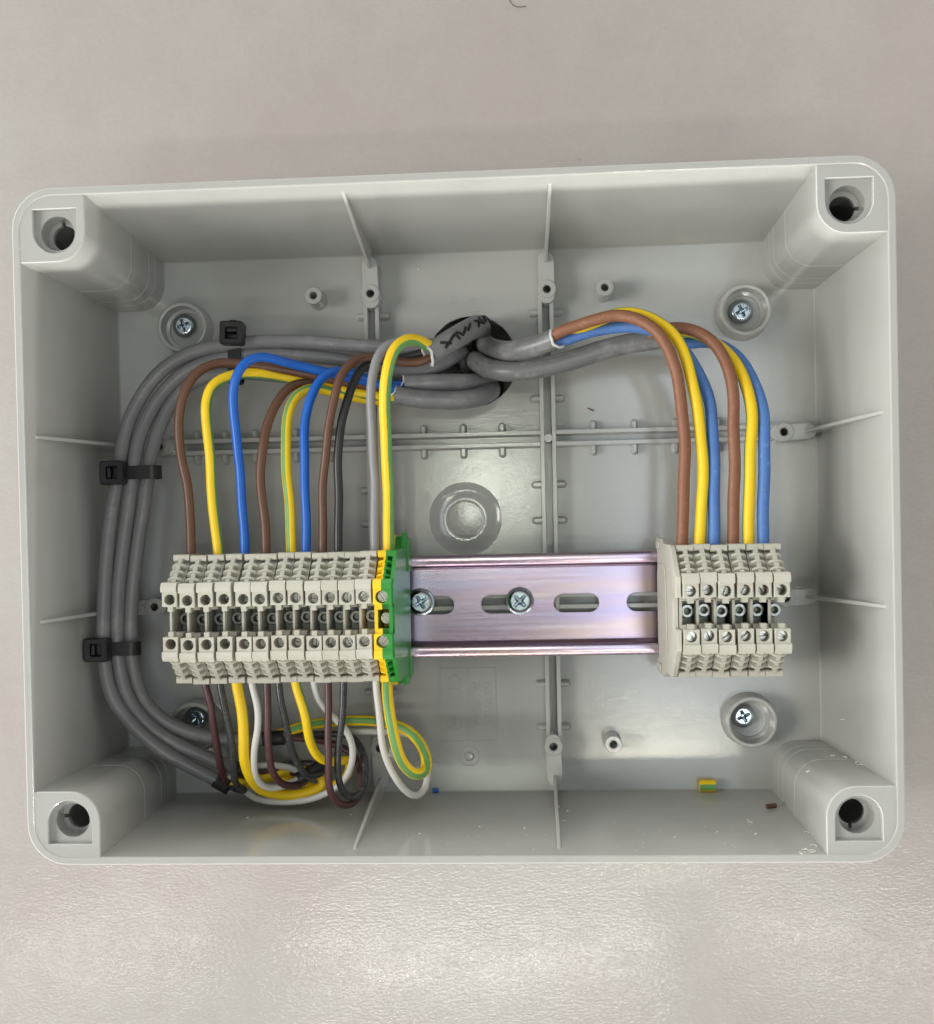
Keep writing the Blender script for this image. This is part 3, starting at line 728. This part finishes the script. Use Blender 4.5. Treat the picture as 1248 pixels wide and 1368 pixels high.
insul('core_wire', 'yg', t, path((868, 453, 43), (900, 444, 41), (922, 443, 39), (940, 449, 37), (961.5, 463, 34), (983, 488, 31.5), (997.4, 516.6, 30), (1004.5, 549, 29), (1004.5, 592, 28.5), (1001, 640, 28), (999.5, 735, 28), (999.5, 775, 28)), 1.85, 'yellow core with a thin green stripe', spin=.84)
insul('core_wire', 'rblue', t, path((868, 456, 43), (892, 460, 42), (916, 459, 41), (945, 457, 39.5), (972, 467, 37), (994, 488, 34), (1012, 520, 31.5), (1020.5, 552.5, 30), (1022, 592, 29), (1019.5, 640, 28.3), (1020, 735, 28), (1020, 775, 28)), 1.88, 'dusty blue core')

# the printed four-core cable
t = cable('grey four-core cable with black marker scribbles leaving the hole towards the row of twelve', at(575, 473, 40))
so, sp = sheath(t, [(574, 474, 34), (590, 463, 36), (608, 451.5, 40), (626, 441, 46), (640, 435, 56)], [into(3, 10, 74), into(4, 10, 118)], 3.6)
insul('core_wire', 'brown', t, path((590, 467, 36), (570, 480, 35), (551, 484.5, 35), (525, 481.5, 34), (498, 477, 32.5), (481, 479, 30), (465.6, 489, 27), (452, 510, 25.5), (442, 550, 25.5), (435.3, 600, 26.5), (432.5, 640, 27.5), (431, 735, 28.5), (431, 775, 28.5)), 1.4, 'light brown core', )
insul('core_wire', 'black', t, path((592, 464, 37), (566, 471, 38), (535, 478, 38), (503, 483, 36), (484, 490, 33), (472.4, 510, 30), (464, 537, 28), (456, 567, 27.5), (453, 600, 27.5), (452, 640, 28), (452, 735, 28.5), (452, 775, 28.5)), 1.4, 'black core')
insul('core_wire', 'greywire', t, path((590, 463, 35), (566, 459, 34), (540, 456, 31.5), (519, 461, 28.5), (505, 476, 26.5), (498, 506, 26), (496, 550, 26.5), (497.6, 600, 27), (500.5, 640, 27.5), (501, 735, 28.5), (501, 775, 28.5)), 1.5, 'grey core')
insul('core_wire', 'yg', t, path((594, 462, 37), (580, 466, 34.5), (566, 458.5, 32), (551.5, 453, 28), (538, 456, 25), (525, 469, 22.5), (516.5, 499, 21.5), (514.8, 540, 22.5), (516.2, 590, 24.5), (518, 640, 26.5), (519.5, 735, 28.5), (519.5, 775, 28.5)), 1.85, 'yellow and green earth core', spin=.25)
# marker scribbles on the sheath: strokes just above its surface
def on_sheath(s, a):           # s along 0..1, a angle from the side facing out of the box
    i = max(0, min(len(sp) - 2, int(s * (len(sp) - 1)))); tt = (sp[i + 1] - sp[i]).normalized(); q = sp[i].lerp(sp[i + 1], s * (len(sp) - 1) - i)
    ref = Vector((0, -1, 0)); u = (ref - tt * ref.dot(tt)).normalized(); w = tt.cross(u); r = 3.65
    return q + u * math.cos(a) * r + w * math.sin(a) * r
smax = .42
strokes = [[(.04, .9), (.07, .3)], [(.045, .25), (.10, .8), (.11, .2)], [(.11, .9), (.13, .35), (.16, .8)], [(.16, .45), (.19, .85)], [(.22, .85), (.27, .2)], [(.22, .25), (.27, .9)], [(.24, .55), (.28, .5)], [(.30, .9), (.29, .2)], [(.29, .3), (.34, .75), (.34, .15)], [(.34, .9), (.38, .9)], [(.36, .9), (.36, .2)], [(.39, .85), (.43, .25)]]
b = MB()
for st in strokes:
    pts = []
    for (s0, a0), (s1, a1) in zip(st, st[1:]):
        for k in range(6): pts.append(on_sheath(s0 + (s1 - s0) * k / 5, -(a0 + (a1 - a0) * k / 5) + .75))
    b.tube(pts, .50, 6, flat=1)
b.build('marker_writing', 'ink', so)

# two three-core cables that feed the first six blocks
t = cable('grey cable along the lower edge of the hole, cores to the outermost three blocks', at(528, 527, 48))
sheath(t, [(527, 527, 46), (545, 531, 47), (575, 534, 48), (615, 534.5, 49), (642, 530, 53), (656, 522, 61)], [into(6, -8.6, 74), into(6, -8.6, 118)], 3.1)
insul('core_wire', 'brown', t, path((546, 531, 47.5), (524, 524, 46), (494, 517, 44), (450, 508, 41), (404, 499, 38), (370, 492.5, 36), (340, 488, 34.5), (313, 485, 33), (289.5, 485.5, 31), (266, 496, 28.5), (247, 522, 27), (240, 553, 27), (239.7, 597, 27.5), (243, 620, 27.5), (250.5, 648, 28), (254, 690, 28.5), (255.5, 735, 28.5), (256, 775, 28.5)), 1.5, 'brown core')
insul('core_wire', 'yg', t, path((546, 532, 47), (515, 530, 45), (480, 525, 44), (440, 517, 42), (404, 509, 39.5), (363.5, 501, 36.5), (330, 498.5, 33), (303, 503.5, 29.5), (284, 515, 27.5), (276, 537, 27), (277, 570, 27), (280, 611, 27.5), (286, 688, 28.5), (292, 735, 28.5), (293, 775, 28.5)), 1.65, 'yellow core with a thin green stripe', spin=.33)
insul('core_wire', 'blue', t, path((546, 531, 47), (526, 520, 45), (508, 513, 43), (474, 506, 41), (434, 497, 38), (400, 488.5, 35), (373, 481.5, 31), (350, 477, 28), (331.5, 482, 25.5), (318.5, 499, 24.5), (312, 523, 25), (311.5, 550, 25.5), (315, 580, 26.5), (321.5, 644, 28), (326, 700, 28.5), (327, 735, 28.5), (327, 775, 28.5)), 1.5, 'blue core')
t = cable('dark grey cable deep in the hole with short brown, blue and yellow-green cores', at(535, 514, 52))
sheath(t, [(540, 513, 50), (565, 512, 51), (600, 511, 52), (634, 511, 57), (652, 508, 65)], [into(6, -4, 78), into(6, -4, 118)], 3.0)
insul('core_wire', 'brown', t, path((550, 514, 50), (524, 522, 49), (494, 522, 47.5), (450, 517, 44), (411, 511.5, 39), (387, 518, 34.5), (368.5, 540, 31), (357, 567, 29.5), (351, 595, 28.5), (347.5, 627, 28.5), (350, 661, 28.5), (354.5, 700, 28.5), (355.5, 735, 28.5), (355.5, 775, 28.5)), 1.5, 'brown core')
insul('core_wire', 'yg', t, path((550, 516, 51), (524, 531, 49.5), (507, 535, 48), (467, 529.5, 44), (434, 521, 40), (414, 518.5, 37), (397, 526.5, 33.5), (387, 547, 31), (383, 574, 30), (383.5, 627, 29), (387, 690, 28.5), (389, 735, 28.5), (389, 775, 28.5)), 1.6, 'yellow and green core, green side showing', spin=.06)
insul('core_wire', 'blue', t, path((553, 513, 50.5), (528, 515, 48), (512, 514, 45), (487.5, 504.5, 41), (467, 497, 37.5), (447, 496.5, 34), (427.5, 507, 31), (414, 530, 29.5), (408.8, 557, 29), (407.5, 594, 28.5), (408, 660, 28.5), (409, 735, 28.5), (409, 775, 28.5)), 1.5, 'blue core')

# three four-core cables tied together that loop down to the lower side
loopr = 2.32
t1 = cable('outermost of three tied grey cables looping round beside the side wall', at(138, 846, 40), 'three tied grey loop cables')
sheath(t1, [(302, 1050, 49), (279, 1036.5, 48.5), (248, 1021, 47.5), (208.6, 996.5, 45), (169, 959.5, 41.5), (148, 925, 39.5), (139.5, 885, 38.5), (138, 846, 38), (138.7, 812, 38), (141.4, 762, 38.5), (148, 694, 39.5), (156.5, 644, 40.5), (163, 600, 42), (171.7, 563.5, 43), (188.5, 530, 44), (209, 502, 45), (235.6, 481, 46), (262, 469, 46.5), (300, 461.5, 47), (350, 456.5, 47.5), (400, 456.5, 48), (450, 459.5, 49), (511, 463.5, 50), (560, 462, 52), (600, 458, 56), (622, 454, 64)], [into(-5, 8, 80), into(-5, 8, 118)], loopr, ring=False)
t2 = cable('middle one of three tied grey cables looping round to the lower side', at(156.5, 829, 41), 'three tied grey loop cables')
sheath(t2, [(330, 1031, 51), (298, 1021, 50.5), (258, 1004, 49.5), (223.5, 986.5, 48), (188.8, 958, 45), (168, 924, 42), (158.5, 880, 40.5), (156.7, 829, 40), (159.2, 779, 40), (165, 728, 40.5), (171.9, 678, 41), (178.4, 630, 42), (183, 596, 43), (190.5, 572, 44), (203, 546, 45), (220, 522, 46), (242, 500.5, 47), (269, 486, 48), (300, 477, 48.5), (340, 473, 49), (400, 475, 50), (467, 482, 52), (520, 495, 54), (560, 498, 54), (592, 486, 55), (615, 471, 60)], [into(-4, 3, 78), into(-4, 3, 118)], loopr, ring=False)
t3 = cable('innermost of three tied grey cables, hugging the round screw boss', at(174, 836, 42), 'three tied grey loop cables')
sheath(t3, [(372, 985, 53), (340, 988, 53), (308, 987, 52), (278, 983.5, 51.5), (248, 976.5, 50.5), (213.6, 958, 48.5), (190, 930, 46), (177, 885, 43), (174.6, 836, 42), (177, 789, 42), (183.4, 735, 42), (191, 684.5, 42.5), (197.8, 638, 43.5), (202.5, 606, 44.5), (209, 582, 45.5), (219.5, 556, 46.5), (233, 533, 47.5), (250, 515, 48.5), (276, 503.5, 49.5), (316, 498, 50.5), (380, 503, 52), (450, 509, 54), (520, 514, 57), (575, 518, 58), (630, 521, 61)], [into(4, -10, 76), into(4, -10, 118)], loopr, ring=False)
# bottom cores: (maroon, black, yellow-green, white) of each
ET = 30.0
def core(t, mat, r, lab, pts, spin=0., twist=0.):
    p0 = (pts[0][0], 870, ET) ; insul('core_wire', mat, t, path(p0, (pts[0][0] , 890, ET), *pts), r, lab, spin, twist)
core(t1, 'maroon', 1.2, 'dark brown core', [(272.6, 911, 30), (280.6, 940, 30), (286, 974, 32), (292.5, 1011, 37), (298, 1037, 43), (301, 1047, 48), (292, 1045, 49)])
core(t1, 'bblack', 1.15, 'black core', [(293.8, 911, 30), (301.7, 948, 30), (308, 987, 31), (311.5, 1027, 34), (316, 1049, 38), (327, 1055, 42), (318, 1055, 48), (296, 1046, 49)])
core(t1, 'yg', 1.72, 'yellow core with its green stripe turned away', [(317, 911, 30), (322, 945, 30), (325.3, 987, 31), (327, 1019, 33), (337, 1043, 37), (352, 1056, 42), (382, 1062, 46), (413, 1058, 48), (434, 1048, 49), (420, 1030, 50), (380, 1031, 51), (340, 1044, 51), (300, 1047, 49)], spin=.48, twist=.3)
core(t1, 'white', 1.12, 'white core', [(337, 911, 30), (344, 942, 29.5), (345, 971, 30), (339, 1006, 32), (339, 1032, 35), (348, 1047, 38), (365, 1053, 41), (389, 1046, 44), (407, 1036, 47), (380, 1024, 50), (340, 1024, 51), (300, 1044, 49.5)])
core(t2, 'maroon', 1.2, 'dark brown core', [(356.7, 911, 30), (358.6, 953, 30), (357.5, 992, 31), (362.5, 1027, 34), (375.8, 1047, 38), (394, 1050, 42), (412, 1042, 46), (395, 1032, 50), (350, 1030, 51), (318, 1028, 51)])
core(t2, 'bblack', 1.15, 'black core', [(371.8, 911, 30), (377, 948, 30), (386, 985, 32), (397, 1016, 35), (410, 1037, 38), (428, 1034, 42), (436, 1024, 46), (410, 1020, 50), (360, 1024, 52), (318, 1027, 51)])
core(t2, 'yg', 1.55, 'yellow core with a green edge', [(394.5, 911, 30), (407.5, 955, 30), (416.7, 992, 33), (428.6, 1014, 37), (449.8, 1018, 42), (466, 1014, 46), (462, 1038, 49), (430, 1054, 51), (390, 1042, 53), (350, 1036, 52), (316, 1028, 51)], spin=.30, twist=.25)
core(t2, 'white', 1.12, 'white core with a wide loop', [(418.5, 911, 32), (426, 937, 33), (442, 955, 35), (463, 977, 38), (472, 998, 40), (471, 1019, 42), (460, 1043, 44), (439, 1058, 45), (407.5, 1069, 46), (370.5, 1071.5, 47), (340, 1066, 49), (322, 1050, 51), (312, 1028, 51)])
core(t3, 'maroon', 1.2, 'dark brown core', [(439, 911, 30), (439, 953, 29.5), (438, 1006, 29.5), (439.5, 1048, 31), (447, 1068, 33), (460, 1077, 36), (476, 1070, 40), (484, 1046, 44), (474, 1012, 49), (440, 992, 53), (400, 986, 53.5), (365, 985, 53)])
core(t3, 'bblack', 1.15, 'black core', [(459.5, 911, 30), (457, 953, 30), (453, 992, 31), (451.5, 1027, 32), (456, 1053, 34), (471, 1067, 37), (483, 1058, 40), (488, 1032, 43), (484, 1005, 46), (471, 985, 50), (440, 980, 53), (400, 983, 54), (365, 985, 53)])
core(t3, 'white', 1.12, 'white core hanging beside the earth loop', [(502, 911, 30), (507.5, 963, 30), (513, 1000, 31), (524, 1032, 33), (539.7, 1055, 36), (555.6, 1064, 40), (567, 1054, 44), (571, 1028, 47), (568, 1003, 49.5), (556, 985, 51.5), (530, 979, 53), (490, 977, 54.5), (440, 979.5, 55), (400, 984, 54.5), (365, 986, 53)])
core(t3, 'yg', 1.8, 'yellow and green earth core folded in a tight loop', [(516.5, 911, 28), (521, 953, 26), (529, 992, 26), (540, 1021, 28), (554, 1035, 31), (567, 1030, 35), (568.5, 1010, 39), (558, 988, 43), (540, 974, 46), (513, 965, 49), (487, 962, 51), (442, 964.5, 53), (402, 971, 54), (376, 980, 54), (355, 986, 53)], spin=.07)
for t, pts in ((t1, [(288, 1042, 49), (297, 1047, 48.8), (306, 1052, 48.5)]), (t2, [(312, 1026, 51), (322, 1029, 51), (336, 1033, 51)]), (t3, [(352, 987, 53), (366, 986, 53), (380, 985, 53)])):
    insul('shrink_sleeve', 'tie', t, path(*pts), 2.6)
insul('shrink_sleeve', 'tie', t2, path((398, 1041, 42), (412, 1034, 43), (430, 1022, 45)), 2.3)

# ------------------------------------------------------------------ cable ties
def cable_tie(px, py, y, hx, hy, ang, half, label):
    """strap loop round the three cables, head on the outermost one; ang turns it in the plane of the panel"""
    c = at(px, py, y); t = thing('cable_tie', c, label, 'cable tie', 'black cable ties')
    hp = at(hx, hy, y - 4.6); R = Matrix.Rotation(math.radians(ang), 3, 'Y')
    rel = R.inverted() @ (hp - c); hxl = rel.x
    w = 2.2
    out = stadium(-half, 0, half, 0, 3.0, 10); inn = stadium(-half, 0, half, 0, 2.45, 10)
    # section lies in local x / y, swept along local z (the cables' direction)
    b = MB(); b.prism(out, -w, w, [inn], axis='z')
    for q in b.v: q.xyz = R @ q
    o = b.build('strap', 'tie', None, bevel=.15); o.parent = t
    b = MB(); y0 = -7.4
    b.prism(rrect(hxl - 3.9, hxl + 3.9, -3.9, 3.9, 1.0), y0, -2.6, [rrect(hxl - 1.7, hxl + 2.0, -2.0, 2.0, .3)], ch=.45, hch=.25)
    for q in b.v: q.xyz = R @ q
    o = b.build('head', 'tie', None); o.parent = t
    b = MB().box(hxl - 1.6, hxl - .4, y0 + .9, -3, -1.8, 1.8).box(hxl + .2, hxl + 1.6, y0 + 2.4, -3, -1.9, 1.9)
    for q in b.v: q.xyz = R @ q
    o = b.build('pawl', 'tie', None, bevel=.2); o.parent = t
    b = MB().box(hxl - 1.4, hxl + 1.0, -8.2, -3, -2.0, 2.0)   # cut-off tail end
    b = MB().box(hxl - 4.6, hxl - 3.8, -5.0, -3.4, -1.2, 1.0)
    for q in b.v: q.xyz = R @ q
    o = b.build('tail_stub', 'tie', None, bevel=.15); o.parent = t
cable_tie(181, 632, 42.2, 152, 631.5, -1, 5.9, 'black cable tie at the higher gusset of the side wall, square head outward')
cable_tie(156.5, 866, 40.2, 131, 868.5, 1, 5.0, 'black cable tie at the lower gusset of the side wall')
cable_tie(316, 479, 48.8, 314.5, 446, 92, 5.9, 'black cable tie standing upright below a screw boss, behind the blue wire')

# ------------------------------------------------------------------ offcuts, dust and a hair
zb = -(H / 2 - 5.0)
def offcut(px, py, L, r, mat, ang, label, y=None, spin=0.):
    p = on_z(px, py, zb + r + .05) if y is None else at(px, py, y)
    p.z = -(H / 2 - 2.52 - (p.y - 5) * 2.53 / 63) + r + .02
    d = Vector((math.cos(math.radians(ang)), math.sin(math.radians(ang)), 0)) * L / 2
    b = MB().tube([p - d, p - d * .33, p + d * .33, p + d], r, 16, spin=spin)
    solo(b, 'wire_offcut', mat, label, 'offcut', 'wire offcuts lying on the lower side wall', org=p - Vector((0, 0, r)), angle=50)
offcut(945, 1050, 5.4, 2.1, 'yg', 0, 'yellow and green wire offcut lying in the box', y=66, spin=.07)
offcut(1030.5, 1073, 3.3, .75, 'brown', 18, 'tiny brown wire offcut beside the corner post')
offcut(582, 1059, 2.0, .7, 'blue', 10, 'tiny blue ring of wire insulation', y=67)
b = MB()
def curl(b, p, s, r=.13):
    a0 = random.uniform(0, 6.28); tilt = Vector((random.uniform(-1, 1), random.uniform(-.5, .5), random.uniform(-.3, .5)))
    pts = [p + Vector((math.cos(a0 + k * .55), math.sin(a0 + k * .55) * .8, abs(math.sin(k * .4)) * .25)) * s * .5 + tilt * s * k * .08 for k in range(random.randint(5, 10))]
    b.tube(pts, r, 5)
zpost = -(H / 2 - 21.8) + .25
for px, py, s in ((1136, 1003, 2.2), (1130, 1000, 1.6), (1113, 1010, 1.2), (1142, 1018, 1.4), (1080, 1031, .8), (1118, 995, 1.0), (1150, 1022, 1.0), (1128, 1012, .9)):
    p = on_z(px, py, zpost); p.y = max(6, min(60, p.y)); curl(b, p, s * 1.5, .2)
for px, py, s in ((1076, 1105, 1.3), (1079, 1124, 2.0), (1084, 1126, 2.0), (1074, 1128, 1.6), (1087, 1121, 1.4), (1012, 1106, .9), (1000, 1090, .7), (1003, 1093, .8), (960, 1104, .6), (900, 1110, .5), (757, 1080, .8), (752, 1092, .9), (745, 1076, .9), (700, 1100, .5), (640, 1098, .4), (560, 1106, .5), (330, 1088, .6), (470, 1085, .5)):
    p = on_z(px, py, zb); p.z = -(H / 2 - 2.52 - (p.y - 5) * 2.53 / 63) + .1; curl(b, p, s * 1.4, .15)
for k in range(150):           # fine dust on the lower side wall
    y = random.uniform(4, 66); x = random.gauss(60, 45)
    if abs(x) > 100: continue
    z = -(H / 2 - 2.52 - (y - 5) * 2.53 / 63); r = random.uniform(.04, .14)
    b.lathe(x, z, [(0, y - r), (r, y), (0, y + r)], 5)
for px, py, s in ((749, 572, 1.8), (700, 549, .9), (693, 527, .8), (560, 360, .9), (634, 417, 1.4), (597, 546, 1.4), (610, 551, 1.6), (1125, 962, 1.2)):
    curl(b, at(px, py, D - .25) if px < 1000 else at(px, py, 40), s, .10)
sh = b.build('shavings', 'shaving'); tag(sh, 'white plastic shavings and dust lying in the open box', None, kind='stuff')
b = MB().tube(path((785, 545, 67.9), (789, 546.5, 67.8), (793, 549, 67.9)), .2, 6)
solo(b, 'copper_strand', 'copper', 'tiny copper strand on the back panel beside the upright rib', 'strand')
b = MB().tube(path((680, -14, 71.2), (679.5, -2, 71.2), (682, 6, 71.1), (689, 10, 71.0), (697, 9.4, 71.1), (703, 8, 71.2)), .13, 6)
solo(b, 'hair', 'hair', 'single dark curved hair stuck to the wall above the box', 'hair')
